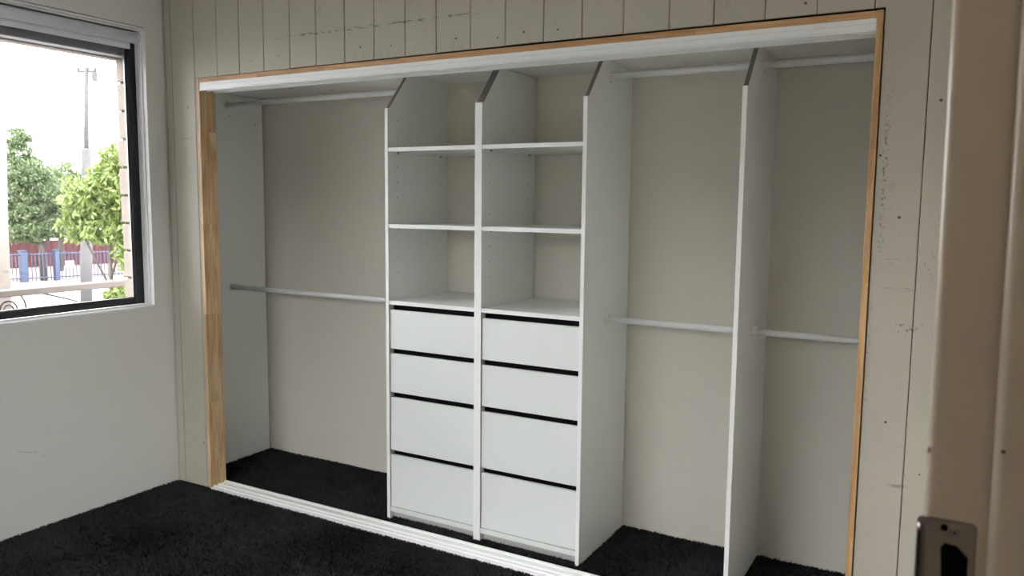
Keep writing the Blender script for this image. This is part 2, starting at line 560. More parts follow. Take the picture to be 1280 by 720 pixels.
bm = bmesh.new()        # bead moulding standing in the reveal
box(bm, -0.272, -0.262, WY1 - 0.010, WY1 - 0.003, WZ0, WZ1 - 0.003, bev=0.002)
box(bm, -0.272, -0.262, WY0 + 0.01, WY1 - 0.010, WZ1 - 0.010, WZ1 - 0.003, bev=0.002)
finish('reveal_bead', bm, M['reveal'], wn)

wn2 = thing('added_window', (1.7, YR, W2Z0), 'unseen window added opposite the wardrobe to brighten the room', 'window', kind='structure')  # unseen opening added behind the camera to light the room
boxes('window_frame', M['black'], wn2,
      (W2X0, W2X0 + .05, YR - .1, YR - .06, W2Z0, W2Z1), (W2X1 - .05, W2X1, YR - .1, YR - .06, W2Z0, W2Z1),
      (W2X0 + .05, W2X1 - .05, YR - .1, YR - .06, W2Z0, W2Z0 + .04), (W2X0 + .05, W2X1 - .05, YR - .1, YR - .06, W2Z1 - .04, W2Z1))
boxes('pane', M['glass'], wn2, (W2X0 + .05, W2X1 - .05, YR - .082, YR - .078, W2Z0 + .04, W2Z1 - .04))

# roller blind, rolled right up
rb = thing('roller_blind', (-0.285, -1.0, 2.297), 'white roller blind rolled up at the top of the window', 'blind')
bm = bmesh.new()
tube(bm, [(-0.285, WY0 + 0.03, 2.297), (-0.285, WY1 - 0.026, 2.297)], 0.0275, 28)
finish('fabric_roll', bm, M['blind'], rb, True)
bm = bmesh.new()
prism(bm, [(-0.3128, 2.297), (-0.3112, 2.297), (-0.3112, 2.268), (-0.3128, 2.268)], 'y', WY0 + 0.04, WY1 - 0.034)
finish('fabric_drop', bm, M['blind'], rb)
boxes('hem_bar', M['blind_rail'], rb, (-0.317, -0.306, WY0 + 0.04, WY1 - 0.034, 2.243, 2.270), bev=0.004, seg=2)
bm = bmesh.new()
tube(bm, [(-0.285, WY1 - 0.026, 2.297), (-0.285, WY1 - 0.0185, 2.297)], 0.030, 24)
tube(bm, [(-0.285, WY1 - 0.0185, 2.297), (-0.285, WY1 - 0.008, 2.297)], 0.023, 24)
box(bm, -0.312, -0.256, WY1 - 0.008, WY1 - 0.005, 2.262, 2.332, bev=0.001)
finish('bracket', bm, M['blind_rail'], rb)
for k, x in enumerate((-0.301, -0.277)):
    bm = bmesh.new()
    tube(bm, [(x, WY1 - 0.013, 2.285), (x + (0.004 if k else 0), WY1 - 0.012, 1.30)], 0.0016, 6)
    for j in range(60):
        z = 2.27 - j * 0.016
        tube(bm, [(x + (0.004 * (2.285 - z)), WY1 - 0.0125, z + .0025), (x + (0.004 * (2.285 - z)), WY1 - 0.0125, z - .0025)], 0.0026, 6)
    finish('chain', bm, M['chain'], rb)
bm = bmesh.new()
tube(bm, [(-0.301, WY1 - 0.012, 1.305), (-0.298, WY1 - 0.012, 1.285), (-0.287, WY1 - 0.012, 1.275), (-0.277, WY1 - 0.012, 1.285), (-0.273, WY1 - 0.012, 1.305)], 0.003, 8)
box(bm, -0.297, -0.291, WY1 - 0.016, WY1 - 0.004, 1.232, 1.272, bev=0.001)
box(bm, -0.283, -0.277, WY1 - 0.016, WY1 - 0.004, 1.232, 1.272, bev=0.001)
box(bm, -0.297, -0.277, WY1 - 0.009, WY1 - 0.004, 1.250, 1.262, bev=0.001)
finish('chain_cleat', bm, M['chain'], rb)

# ------------------------------------------------------------------ timber frame of the opening
LT = 0.019
DEP = 0.095
t2 = boxes('trim_2', M['pine_v'], None, (0.0, LT, -0.002, DEP, 0.0, ZH), bev=0.0012)
bm = bmesh.new()
tube(bm, [(LT - .001, 0.062, 0.105), (LT + 0.0006, 0.062, 0.105)], 0.0035, 8)
finish('nail_head', bm, M['nail'], t2)
tag(t2, 'raw pine post at the window end of the wardrobe opening', 'post', kind='structure')
t3 = boxes('trim_3', M['pine_r'], None, (W - LT, W, -0.003, DEP, 0.0, ZH + 0.001), bev=0.0012)
tag(t3, 'raw pine post at the doorway end of the wardrobe opening', 'post', kind='structure')
t4 = boxes('trim_4', M['pine_h'], None, (LT + 0.0005, W - LT - 0.0008, -0.002, DEP, ZH - 0.021, ZH), bev=0.0012)
tag(t4, 'raw pine head across the top of the wardrobe opening', 'frame', kind='structure')

# sliding door tracks
ht = thing('door_track', (1.55, 0.045, 2.079), 'white sliding door track fixed under the pine head', 'track', 'sliding door tracks')
bm = bmesh.new()
TX0, TX1 = LT + 0.001, W - LT - 0.001
prism(bm, [(0.001, 2.0785), (0.001, 2.046), (-0.001, 2.044), (-0.001, 2.038), (0.004, 2.038), (0.004, 2.070),
           (0.041, 2.070), (0.041, 2.037), (0.046, 2.037), (0.046, 2.070), (0.084, 2.070), (0.084, 2.035), (0.0895, 2.035), (0.0895, 2.0785)], 'x', TX0, TX1)
finish('rail', bm, M['track'], ht)
bm = bmesh.new()
prism(bm, [(-0.0012, 2.0655), (0.0012, 2.0655), (0.0012, 2.0615), (-0.0012, 2.0625)], 'x', TX0, TX1)
finish('raised_line', bm, M['track'], ht)
ft = thing('door_track', (1.55, 0.045, 0.0), 'white sliding door track lying on the black carpet', 'track', 'sliding door tracks')
bm = bmesh.new()
prism(bm, [(-0.012, 0.001), (-0.012, 0.007), (-0.008, 0.010), (0.008, 0.011), (0.011, 0.017), (0.017, 0.018), (0.021, 0.011),
           (0.036, 0.011), (0.041, 0.018), (0.047, 0.0185), (0.053, 0.013), (0.076, 0.0145),
           (0.080, 0.020), (0.092, 0.0205), (0.094, 0.018), (0.094, 0.001)], 'x', TX0 + 0.001, TX1 - 0.001)
finish('rail', bm, M['track'], ft)
for x in (0.94, 1.93, 2.7):
    bm = bmesh.new()
    tube(bm, [(x, 0.066, 0.009), (x, 0.066, 0.0115)], 0.0035, 10)
    finish('screw', bm, M['nail'], ft)

# ------------------------------------------------------------------ wardrobe carcass
PT = 0.0165
YF = 0.160


def side_poly(zb=0.0, yf=YF, yb=YB - 0.008):
    return [(yf, zb), (yb, zb), (yb, 2.084), (yf + 0.152, 2.084), (yf + 0.012, 1.922), (yf, 1.920)]


def panel(name, x0, parent, poly, m=None):
    """board with its own white front edge band as part"""
    bm = bmesh.new()
    prism(bm, poly, 'x', x0, x0 + PT)
    return finish(name, bm, m or M['melamine'], parent)


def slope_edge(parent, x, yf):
    """sloped top corner edge, greyed to put its shade into the colour"""
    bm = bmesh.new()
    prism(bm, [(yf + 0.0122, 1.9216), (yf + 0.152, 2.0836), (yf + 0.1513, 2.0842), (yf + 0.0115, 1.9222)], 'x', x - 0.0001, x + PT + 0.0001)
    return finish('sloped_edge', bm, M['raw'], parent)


def build_tower(x0, w):
    t = thing('wardrobe_tower', (x0 + w / 2, 0.40, 0.0), 'white shelf and drawer tower nearer the window', 'shelving unit', 'shelf and drawer towers')
    x1 = x0 + w
    for x in (x0, x1 - PT):
        p = panel('side_panel', x, t, side_poly())
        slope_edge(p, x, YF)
        bm = bmesh.new()
        box(bm, x - 0.0002, x + PT + 0.0002, YF - 0.0012, YF + 0.001, 0.0, 1.920)
        finish('edge_band', bm, M['edge'], p)
    a, b = x0 + PT, x1 - PT
    for z in (1.745, 1.400, 1.048):
        s = boxes('shelf', M['melamine'], t, (a + .0005, b - .0005, YF + 0.003, YB - 0.012, z - 0.018, z))
        boxes('edge_band', M['edge'], s, (a + .0005, b - .0005, YF + 0.0015, YF + 0.0032, z - 0.018, z))
        if z > 1.1:
            for y in (0.230, 0.574):
                for sx in (a + 0.0052, b - 0.0052):
                    bm = bmesh.new()
                    tube(bm, [(sx, y, z - 0.018), (sx, y, z - 0.0245)], 0.0046, 8)
                    finish('shelf_pin', bm, M['steel'], t)
    # rows of drilled peg holes on the inner faces of both panels
    for y in (0.230, 0.573):
        for z in (1.870, 1.800, 1.660, 1.590, 1.521, 1.452, 1.315, 1.245, 1.177):
            if y > 0.5 and z > 1.7:
                continue
            for x, d in ((a, 1), (b, -1)):
                bm = bmesh.new()
                tube(bm, [(x - d * 0.002, y, z), (x + d * 0.0003, y, z)], 0.0026, 8)
                finish('peg_hole', bm, M['hole'], t)
    # drawers: top and bottom of each front
    for z1, z0 in ((1.005, 0.824), (0.800, 0.6175), (0.593, 0.340), (0.3165, 0.0658)):
        d = bpy.data.objects.new('drawer', None)
        COL.objects.link(d)
        adopt(d, t)
        fx0, fx1 = a + 0.004, b - 0.0025
        boxes('drawer_front', M['melamine'], d, (fx0, fx1, YF + 0.004, YF + 0.020, z0, z1), bev=0.0008)
        zi = z1 - 0.028
        boxes('drawer_box', M['dark'], d, (a + .010, a + .022, YF + .021, YB - .06, z0 + .012, zi), (b - .022, b - .010, YF + .021, YB - .06, z0 + .012, zi),
              (a + .022, b - .022, YB - .072, YB - .06, z0 + .012, zi), (a + .022, b - .022, YF + .021, YB - .072, z0 + .012, z0 + .02))
        boxes('gap_rail', M['dark'], d, (a + .001, b - .001, YF + 0.034, YF + 0.040, z1 - 0.012, z1 + 0.0225))
    boxes('bottom_panel', M['melamine'], t, (a + .0005, b - .0005, YF + 0.0025, YB - .012, 0.040, 0.0625))
    boxes('kickboard', M['kick'], t, (a + .0005, b - .0005, YF + 0.030, YF + 0.046, 0.001, 0.040))
    return t


TW = 0.4994
tower = build_tower(1.048, TW)


def copy_tree(o, parent=None):
    c = o.copy()
    COL.objects.link(c)
    if parent is not None:
        c.parent = parent
        c.matrix_parent_inverse = o.matrix_parent_inverse.copy()
    for ch in list(o.children):
        copy_tree(ch, c)
    return c


tower2 = copy_tree(tower)
tower2.location.x += TW + 0.0006
tower2['label'] = 'white shelf and drawer tower beside the open hanging bays'

# free-standing divider between the two hanging bays
dv = thing('divider_panel', (2.656, 0.40, 0.0), 'tall white divider panel standing between two hanging bays', 'panel')
p = panel('panel', 2.648, dv, side_poly(0.0, 0.150))
boxes('edge_band', M['edge'], dv, (2.6478, 2.648 + PT + 0.0002, 0.1488, 0.151, 0.0, 1.920))
for (y, z) in ((0.30, 0.62),):
    bm = bmesh.new()
    tube(bm, [(2.648 + PT - .001, y, z), (2.648 + PT + 0.0004, y, z)], 0.004, 8)
    finish('screw_cap', bm, M['socket'], dv)
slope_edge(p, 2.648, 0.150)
# end panel against the window wall
ep = thing('end_panel', (-0.24, 0.40, 0.0), 'white end panel of the wardrobe beside the pine post at the window', 'panel')
bm = bmesh.new()
prism(bm, [(0.105, 0.0), (0.638, 0.0), (0.638, 2.083), (0.105, 2.083)], 'x', -0.2465, -0.230)
finish('panel', bm, M['melamine'], ep)
for (y, z) in ((0.40, 1.965), (0.585, 1.93)):
    bm = bmesh.new()
    tube(bm, [(-0.2305, y, z), (-0.2294, y, z)], 0.0035, 8)
    finish('screw_cap', bm, M['nail'], ep)
ep2 = thing('end_panel', (3.331, 0.40, 0.0), 'white end panel of the wardrobe behind the pine post at the doorway', 'panel')
bm = bmesh.new()
prism(bm, [(0.105, 0.0), (0.638, 0.0), (0.638, 2.083), (0.105, 2.083)], 'x', 3.322, 3.3385)
finish('panel', bm, M['melamine'], ep2)
# screw caps on the outer face of the second tower
for (y, z) in ((0.20, 0.965), (0.545, 1.02), (0.24, 0.62), (0.47, 0.67)):
    bm = bmesh.new()
    tube(bm, [(1.0486 + 2 * TW - .001, y, z), (1.0486 + 2 * TW + 0.0005, y, z)], 0.0042, 8)
    finish('screw_cap', bm, M['socket'], tower2)

# ------------------------------------------------------------------ hanging rails
def hanging_rail(x0, x1, y, z, upper, label):
    t = thing('hanging_rail', ((x0 + x1) / 2, y, z), label, 'rail', 'white hanging rails')
    bm = bmesh.new()
    e = 0.004
    tube(bm, [(x0 + e, y, z), (x1 - e, y, z)], 0.0125, 20)
    finish('rod', bm, M['rod'], t, True)
    for xa, d in ((x0, 1), (x1, -1)):
        bm = bmesh.new()
        if upper:       # round screw flange with a collar
            n = 20
            tube(bm, [(xa + d * .0002, y, z - .002), (xa + d * .0030, y, z - .002)], [0.022, 0.020], n)
            tube(bm, [(xa + d * .003, y, z), (xa + d * .016, y, z)], [0.0165, 0.0155], n)
            f = finish('flange', bm, M['socket'], t)
            for zz in (0.0165, -0.0205):
                bm = bmesh.new()
                tube(bm, [(xa + d * .003, y - .003, z + zz), (xa + d * .0042, y - .003, z + zz)], 0.003, 8)
                finish('screw', bm, M['steel'], f)
        else:           # open-topped saddle
            pr = []
            for k in range(13):
                an = math.pi + math.pi * k / 12
                pr.append((y + 0.0165 * math.cos(an), z + 0.0165 * math.sin(an)))
            pr += [(y + 0.0165, z + 0.019), (y + 0.0132, z + 0.019)]
            for k in range(13):
                an = 2 * math.pi - math.pi * k / 12
                pr.append((y + 0.0132 * math.cos(an), z + 0.0132 * math.sin(an)))
            pr += [(y - 0.0132, z + 0.019), (y - 0.0165, z + 0.019)]
            a_, b_ = sorted((xa + d * .002, xa + d * .019))
            prism(bm, pr, 'x', a_, b_)
            a_, b_ = sorted((xa + d * .0002, xa + d * .0035))
            box(bm, a_, b_, y - 0.0175, y + 0.0175, z - 0.0165, z + 0.0215, bev=0.001)
            finish('saddle', bm, M['socket'], t)
    return t


bays = ((-0.230, 1.048, 'the bay beside the window'), (1.0486 + 2 * TW, 2.648, 'the bay between the towers and the divider'),
        (2.648 + PT, 3.322, 'the bay nearest the doorway'))
for x0, x1, where in bays:
    hanging_rail(x0, x1, 0.388, 2.024, True, 'white upper hanging rail under the ceiling of ' + where)
    hanging_rail(x0, x1, 0.388, 1.012, False, 'white lower hanging rail at half height in ' + where)

# ------------------------------------------------------------------ doorway edge close to the camera
dr = thing('door_1', (3.38, DY1, 0.0), 'cream painted door jamb with a chrome strike plate', 'door frame', kind='structure')


def lean(bm):       # the old jamb is slightly out of plumb
    for v in bm.verts:
        v.co.x -= 0.0095 * (v.co.z - 1.25)


PX0, PX1, PZ0, PZ1 = 3.3525, 3.3735, 1.172, 1.2140     # latch pocket
JX0, JX1 = 3.3382, 3.446
bm = bmesh.new()
# jamb cut into pieces around the pocket, the room-side arris well rounded
def jpoly(x0, x1, r):
    if r == 0:
        return [(x0, DY1), (x1, DY1), (x1, DY1 + 0.03), (x0, DY1 + 0.03)]
    arc = [(x0 + r - r * math.sin(a), DY1 + r - r * math.cos(a)) for a in [k * math.pi / 12 for k in range(7)]]
    return [(x1, DY1)] + arc + [(x0, DY1 + 0.03), (x1, DY1 + 0.03)]
prism(bm, jpoly(JX0, JX1, 0.007), 'z', PZ1, DZ)
prism(bm, jpoly(JX0, JX1, 0.007), 'z', 0.0, PZ0)
prism(bm, jpoly(JX0, PX0, 0.007), 'z', PZ0, PZ1)
prism(bm, jpoly(PX1, JX1, 0), 'z', PZ0, PZ1)
prism(bm, [(PX0, DY1 + 0.026), (PX1, DY1 + 0.026), (PX1, DY1 + 0.03), (PX0, DY1 + 0.03)], 'z', PZ0, PZ1)
lean(bm)
finish('jamb', bm, M['jamb'], dr)
bm = bmesh.new()
prism(bm, [(PX0, DY1 + .003), (PX1, DY1 + .003), (PX1, DY1 + .004), (PX0, DY1 + .004)], 'z', PZ0, PZ1)
lean(bm)
finish('latch_pocket', bm, M['dark'], dr)
bm = bmesh.new()
r = 0.0085
arc = [(3.3868 + r - r * math.sin(a), DY1 - 0.012 + r - r * math.cos(a)) for a in [k * math.pi / 12 for k in range(7)]]
prism(bm, [(3.425, DY1 - 0.012)] + arc + [(3.3868, DY1), (3.425, DY1)], 'z', 0.0, DZ)
lean(bm)
finish('door_stop', bm, M['jamb'], dr)
leaf = boxes('added_door_leaf', M['jamb'], dr, (2.54, 3.343, DY0 - 0.046, DY0 - 0.008, 0.012, DZ - 0.004), bev=0.002)  # unseen leaf, added open to keep rear window light off the jamb
boxes('jamb', M['jamb'], dr, (JX0, JX1, DY0 - 0.03, DY0, 0.0, DZ))
boxes('head', M['jamb'], dr, (JX0, JX1, DY0, DY1, DZ, DZ + 0.03))
bm = bmesh.new()
tube(bm, [(3.3935, DY1 - 0.0125, 1.304), (3.3935, DY1 - 0.0115, 1.304)], 0.0018, 8)
lean(bm)
finish('nail_head', bm, M['nail'], dr)
bm = bmesh.new()
bmesh.ops.create_icosphere(bm, subdivisions=2, radius=0.0016, matrix=Matrix.Translation((3.3388, DY1 + 0.001, 1.293)) @ Matrix.Diagonal((1, 1, 2.2, 1)))
lean(bm)
finish('paint_drip', bm, M['jamb'], dr, True)

sp = thing('strike_plate', (3.36, DY1, 1.19), 'chrome strike plate with a latch hole on the cream door jamb', 'strike plate')
SX0, SX1, SZ0, SZ1 = 3.3415, 3.3790, 1.152, 1.2345
YP = DY1 - 0.0016
bm = bmesh.new()
outer = [(SX0, SZ0), (PX0, SZ0), (SX1 - .003, SZ0), (SX1, SZ0 + .003), (SX1, (PZ0 + PZ1) / 2), (SX1, SZ1 - .003), (SX1 - .003, SZ1), (PX0, SZ1), (SX0, SZ1), (SX0, (PZ0 + PZ1) / 2)]
inner = [(PX0 + .0015, PZ0 + .006), (PX0 + .003, PZ0), (PX1 - .006, PZ0 + .001), (PX1, PZ0 + .008), (PX1, (PZ0 + PZ1) / 2), (PX1, PZ1 - .010),
         (PX1 - .009, PZ1 - .001), (PX0 + .003, PZ1), (PX0, PZ1 - .005), (PX0 + .0012, (PZ0 + PZ1) / 2)]
for yy, flip in ((YP, 0), (YP + 0.0014, 1)):
    A = [bm.verts.new((x, yy, z)) for x, z in outer]
    B = [bm.verts.new((x, yy, z)) for x, z in inner]
    for i in range(10):
        j = (i + 1) % 10
        bm.faces.new((A[i], A[j], B[j], B[i]))
    if not flip:
        A0, B0 = A, B
for i in range(10):
    j = (i + 1) % 10
    bm.faces.new((A0[i], A0[j], A[j], A[i]))
    bm.faces.new((B0[i], B0[j], B[j], B[i]))
lean(bm)
finish('plate', bm, M['chrome'], sp)
bm = bmesh.new()     # rolled lip that guides the latch round the jamb's edge
prof = []
for k in range(9):
    an = -math.pi / 2 - k * (math.pi * 0.62) / 8
    prof.append((SX0 + 0.0085 * math.cos(an), YP + 0.0085 + 0.0085 * math.sin(an)))
last = prof[-1]
prof.append((last[0] + 0.003, last[1] + 0.010))
cols = []
for i, (x, y) in enumerate(prof):
    k = max(0, i - 2) / 7
    ztop, zbot = SZ1 - 0.020 * k ** 1.6, SZ0 + 0.020 * k ** 1.6
    cols.append([bm.verts.new((x, y, zbot + (ztop - zbot) * q / 6)) for q in range(7)])
for i in range(len(cols) - 1):
    for q in range(6):
        bm.faces.new((cols[i][q], cols[i + 1][q], cols[i + 1][q + 1], cols[i][q + 1]))
bmesh.ops.solidify(bm, geom=bm.faces[:], thickness=0.0013)
lean(bm)
finish('lip', bm, M['chrome'], sp, True)
for (x, z, m, rr) in ((3.3625, 1.2245, 'chrome', 0.0042), (3.3625, 1.1610, 'chrome', 0.0042)):
    bm = bmesh.new()
    tube(bm, [(x, YP + 0.0005, z), (x, YP - 0.0009, z)], [rr, rr * 0.75], 16)
    lean(bm)
    f = finish('screw', bm, M[m], sp)
    bm = bmesh.new()
    tube(bm, [(x, YP - 0.0005, z), (x, YP - 0.0011, z)], 0.0014, 8)
    lean(bm)
    finish('screw_slot', bm, M['gap'], f)
bm = bmesh.new()
tube(bm, [(3.3545, YP + 0.0005, 1.2275), (3.3545, YP - 0.0003, 1.2275)], 0.0030, 14)
lean(bm)
finish('screw_hole', bm, M['dark'], sp)

# ------------------------------------------------------------------ carpet pile on the floor in view
rng = np.random.default_rng(3)


def carpet_pile(name, n, regions, h):
    areas = np.array([(b - a) * (d - c) for a, b, c, d in regions])
    V = []
    for (a, b, c, d), k in zip(regions, (areas / areas.sum() * n).astype(int)):
        x = rng.uniform(a, b, k)
        y = rng.uniform(c, d, k)
        # brushed patches: pile leans one way or another over areas a hand's breadth wide
        fx = np.sin(x * 7.1 + 1.3 * np.sin(y * 5.3)) + np.sin(y * 9.7 + x * 3.1)
        fy = np.cos(y * 6.3 + 1.7 * np.sin(x * 4.1)) + np.sin(x * 11.0 - y * 2.0)
        lx = 0.35 * h * fx + rng.normal(0, 0.35 * h, k)
        ly = 0.35 * h * fy + rng.normal(0, 0.35 * h, k)
        an = rng.uniform(0, np.pi, k)
        w = rng.uniform(0.0018, 0.0034, k)
        hh = h * rng.uniform(0.75, 1.15, k)
        dx, dy = np.cos(an) * w, np.sin(an) * w
        p0 = np.stack([x - dx, y - dy, np.zeros(k)], 1)
        p1 = np.stack([x + dx, y + dy, np.zeros(k)], 1)
        p2 = np.stack([x + lx + dx * .6, y + ly + dy * .6, hh], 1)
        p3 = np.stack([x + lx - dx * .6, y + ly - dy * .6, hh], 1)
        V.append(np.stack([p0, p1, p2, p3], 1).reshape(-1, 3))
    V = np.concatenate(V)
    o = raw(name, V, np.arange(len(V)).reshape(-1, 4), M['pile'], floor)
    o['kind'] = 'stuff'
    return o


carpet_pile('carpet_pile', 260000, [(-0.236, 2.4, -1.45, -0.006), (-0.228, 1.046, 0.088, 0.648), (1.046, 2.06, 0.088, 0.185),
                                    (2.047, 2.646, 0.088, 0.648), (2.667, 3.32, 0.088, 0.648)], 0.009)

# ------------------------------------------------------------------ outside: brick pier, lintel, veranda rail
we = boxes('wall_exterior', M['mortar'], None,
           (-0.472, -0.372, WY1 + 0.016, 0.50, -0.6, 3.0), (-0.48, -0.372, YR, WY0, -1.6, 3.0),
           (-0.48, -0.372, WY0, WY1 + 0.016, -1.6, WZ0 - 0.03), (-0.48, -0.372, WY0, WY1 + 0.016, 2.236, 3.0))
tag(we, 'pale brick outside wall around the window', 'wall', kind='structure')
z = 0.945
k = 0
while z < 2.33:
    y0 = WY1 + random.uniform(-0.006, 0.004)
    boxes('brick', M['brick'], we, (-0.482 + random.uniform(-.002, .002), -0.368, y0, WY1 + (0.20 if k % 2 else 0.12), z + 0.006, z + 0.1385), bev=0.004)
    z += 0.1435
    k += 1
tl = boxes('trim_5', M['lintel'], None, (-0.42, -0.356, WY0, WY1 - 0.001, 2.211, 2.258), bev=0.003)
tag(tl, 'pale lintel board outside above the window', 'lintel', kind='structure')
tl = boxes('trim_6', M['brick'], None, (-0.484, -0.422, WY0, WY1 - 0.001, 2.203, 2.235), bev=0.003)
tag(tl, 'pale outer edge of the lintel above the window', 'lintel', kind='structure')
roof = boxes('roof', M['roof'], None, (-0.38, 4.9, -3.6, 1.0, ZC + 0.12, ZC + 0.3), (3.5, 4.9, 0.02, 0.06, -1, ZC + .12), (-0.30, 3.42, YB + 0.06, YB + 0.1, -1, ZC + 0.12))
tag(roof, 'roof over the room', 'roof', kind='structure')

vr = thing('veranda_rail', (-1.4, -0.3, 0.93), 'pale handrail with iron scrolls outside the window', 'railing')
boxes('top_rail', M['rail'], vr, (-1.43, -1.375, -2.6, 0.75, 0.935, 0.978), bev=0.006)
boxes('rail_post', M['rail'], vr, (-1.43, -1.375, 0.72, 0.78, -0.55, 0.935), bev=0.004)
boxes('rail_post', M['rail'], vr, (-1.43, -1.375, -2.66, -2.60, -0.55, 0.978), bev=0.004)
boxes('bottom_rail', M['rail'], vr, (-1.425, -1.38, -2.6, 0.72, -0.02, 0.02), bev=0.004)


def iron(name, pts):
    bm = bmesh.new()
    tube(bm, pts, 0.005, 8)
    finish(name, bm, M['iron'], vr, True)


for cy in (-0.21, -1.35):
    iron('iron_scroll', [(-1.402, cy + (0.055 - 0.0009 * i) * math.cos(i * 0.26 - 0.6), 0.862 + (0.055 - 0.0009 * i) * math.sin(i * 0.26 - 0.6)) for i in range(40)])
    iron('iron_scroll', [(-1.402, cy + 0.012 + 0.09 * math.cos(a), 0.862 + 0.105 * math.sin(a)) for a in [math.pi * 0.98 - q * 0.13 for q in range(26)]])
    iron('iron_brace', [(-1.402, cy + 0.055 + 0.42 * q / 6, 0.972 - 0.128 * q / 6 + 0.010 * math.sin(q / 6 * math.pi)) for q in range(7)])
vf = boxes('veranda_floor', M['concrete'], None, (-1.50, -0.484, -3.4, 0.85, -0.65, -0.55))
tag(vf, 'concrete veranda floor below the window', 'floor', kind='structure')

# ------------------------------------------------------------------ outside: street
gr = boxes('ground', M['concrete'], None, (-80, 30, -60, 80, -1.8, -1.6))
tag(gr, 'pale concrete yard outside the window', 'ground', kind='structure')
la = boxes('added_paving', M['paving'], None, (-12, 20, -30, -3.6, -1.6, -1.57))  # unseen ground added here, its grey picked for the light it bounces indoors
tag(la, 'unseen grey paving added behind the house for its bounced light', 'paving', kind='structure')
nb = boxes('wall_sky_block', M['sky_block'], None, (-12, 14, -14.3, -14.0, -1.6, 3.4))  # unseen wall added to cut low sky light through the rear window
tag(nb, 'unseen wall added behind the house to block low sky light', 'wall', kind='structure')
# soil strip between the two fences; d = direction along the fences
dv_ = Vector((0.05, 1.0, 0)).normalized()


def fence_pt(base, s):
    return Vector(base) + Vector((0.18, 0.984, 0)) * s


bm = bmesh.new()
prism(bm, [(-27.2, 6), (-24.2, 24), (-31.3, 27), (-35.5, 6)], 'z', -1.61, -1.585)
so = finish('soil_bed', bm, M['dirt'], None)
tag(so, 'orange soil bed between the two fences', 'ground', kind='structure')

rf = thing('sheet_fence', (-33.0, 16.5, -1.6), 'red ribbed steel fence behind the blue fence', 'fence')
A, B = Vector((-34.0, 11.6, 0)), Vector((-31.6, 24.6, 0))
u = (B - A).normalized()
nrm = Vector((u.y, -u.x, 0))
L_ = (B - A).length
bm = bmesh.new()
front = []
nrib = 84
for i in range(nrib * 2 + 1):
    s = L_ * i / (nrib * 2)
    q = A + u * s + nrm * (0.03 if (i // 2) % 2 else 0.0)
    front.append(q)
lo = [bm.verts.new((q.x, q.y, -1.62)) for q in front]
hi = [bm.verts.new((q.x, q.y, -0.40)) for q in front]
for i in range(len(front) - 1):
    bm.faces.new((lo[i], lo[i + 1], hi[i + 1], hi[i]))
bmesh.ops.solidify(bm, geom=bm.faces[:], thickness=0.01)
finish('ribbed_sheet', bm, M['red'], rf)
bm = bmesh.new()
tube(bm, [(A.x, A.y, -0.27), (B.x, B.y, -0.27)], 0.035, 6)
finish('top_rail', bm, M['red'], rf)

pf = thing('picket_fence', (-26.3, 14.5, -1.6), 'blue steel picket fence with square posts along the yard', 'fence')
A, B = Vector((-27.35, 11.2, 0)), Vector((-25.0, 20.0, 0))
u = (B - A).normalized()
L_ = (B - A).length
bm = bmesh.new()
npk = int(L_ / 0.125)
for i in range(npk + 1):
    q = A + u * (L_ * i / npk)
    tube(bm, [(q.x, q.y, -1.56), (q.x, q.y, -0.50)], 0.019, 5)
pk = finish('picket', bm, M['blue'], pf)
pk['kind'] = 'stuff'
for zz in (-0.58, -1.45):
    bm = bmesh.new()
    tube(bm, [(A.x, A.y, zz), (B.x, B.y, zz)], 0.028, 6)
    finish('fence_rail', bm, M['blue'], pf)
for s, wv in ((0.6, .09), (2.76, .11), (3.86, .09), (7.2, .09)):
    q = A + u * s
    bm = bmesh.new()
    box(bm, q.x - wv, q.x + wv, q.y - wv, q.y + wv, -1.62, -0.46, bev=0.01)
    box(bm, q.x - wv - .02, q.x + wv + .02, q.y - wv - .02, q.y + wv + .02, -0.46, -0.42, bev=0.01)
    finish('fence_post', bm, M['blue'], pf)
q = A + u * 4.30
sg = thing('notice_board', (q.x, q.y, -0.95), 'small blank white notice board hung on the blue fence', 'sign')
bm = bmesh.new()
ax = Vector((u.y, -u.x, 0))
for s in (-1, 1):
    pass
c0 = q + ax * 0.05
vs = []
for dz in (-1.11, -0.86):
    for sgn in (-0.16, 0.16):
        for off in (0.0, 0.02):
            w_ = c0 + u * sgn + ax * off
            vs.append((w_.x, w_.y, dz))
bmv = [bm.verts.new(v) for v in vs]
bmesh.ops.convex_hull(bm, input=bmv)
finish('board', bm, M['sign'], sg)

# utility pole and pale trunk
up = thing('utility_pole', (-19.07, 11.43, -1.6), 'tall grey timber utility pole with cross arm seen through the window', 'pole')
bm = bmesh.new()
P0, P1 = Vector((-19.07, 11.43, -1.65)), Vector((-19.49, 12.04, 5.34))
tube(bm, [P0.lerp(P1, q) for q in (0, 0.2, 0.4, 0.55, 0.66)], [0.165, 0.160, 0.150, 0.138, 0.125], 14)
finish('shaft', bm, M['pole'], up, True)
bm = bmesh.new()
tube(bm, [P0.lerp(P1, q) for q in (0.64, 0.85, 1.0)], [0.075, 0.065, 0.055], 10)
finish('top_mast', bm, M['pole'], up, True)
rdir = Vector((0.87, 0.49, 0.0))
bm = bmesh.new()
pc = P0.lerp(P1, 0.985)
tube(bm, [pc - rdir * 0.26, pc + rdir * 0.30], 0.035, 8)
finish('cross_arm', bm, M['pole'], up)
for s in (-0.24, 0.05, 0.26):
    bm = bmesh.new()
    qq = pc + rdir * s
    tube(bm, [qq, qq + Vector((0, 0, 0.07)), qq + Vector((0, 0, 0.14))], [0.03, 0.05, 0.02], 8)
    finish('insulator', bm, M['pole'], up, True)
bm = bmesh.new()
qq = pc + rdir * 0.24
tube(bm, [qq + Vector((0, 0, -0.02)), qq + Vector((0, 0, -0.28))], 0.08, 10)
finish('transformer', bm, M['pole'], up)


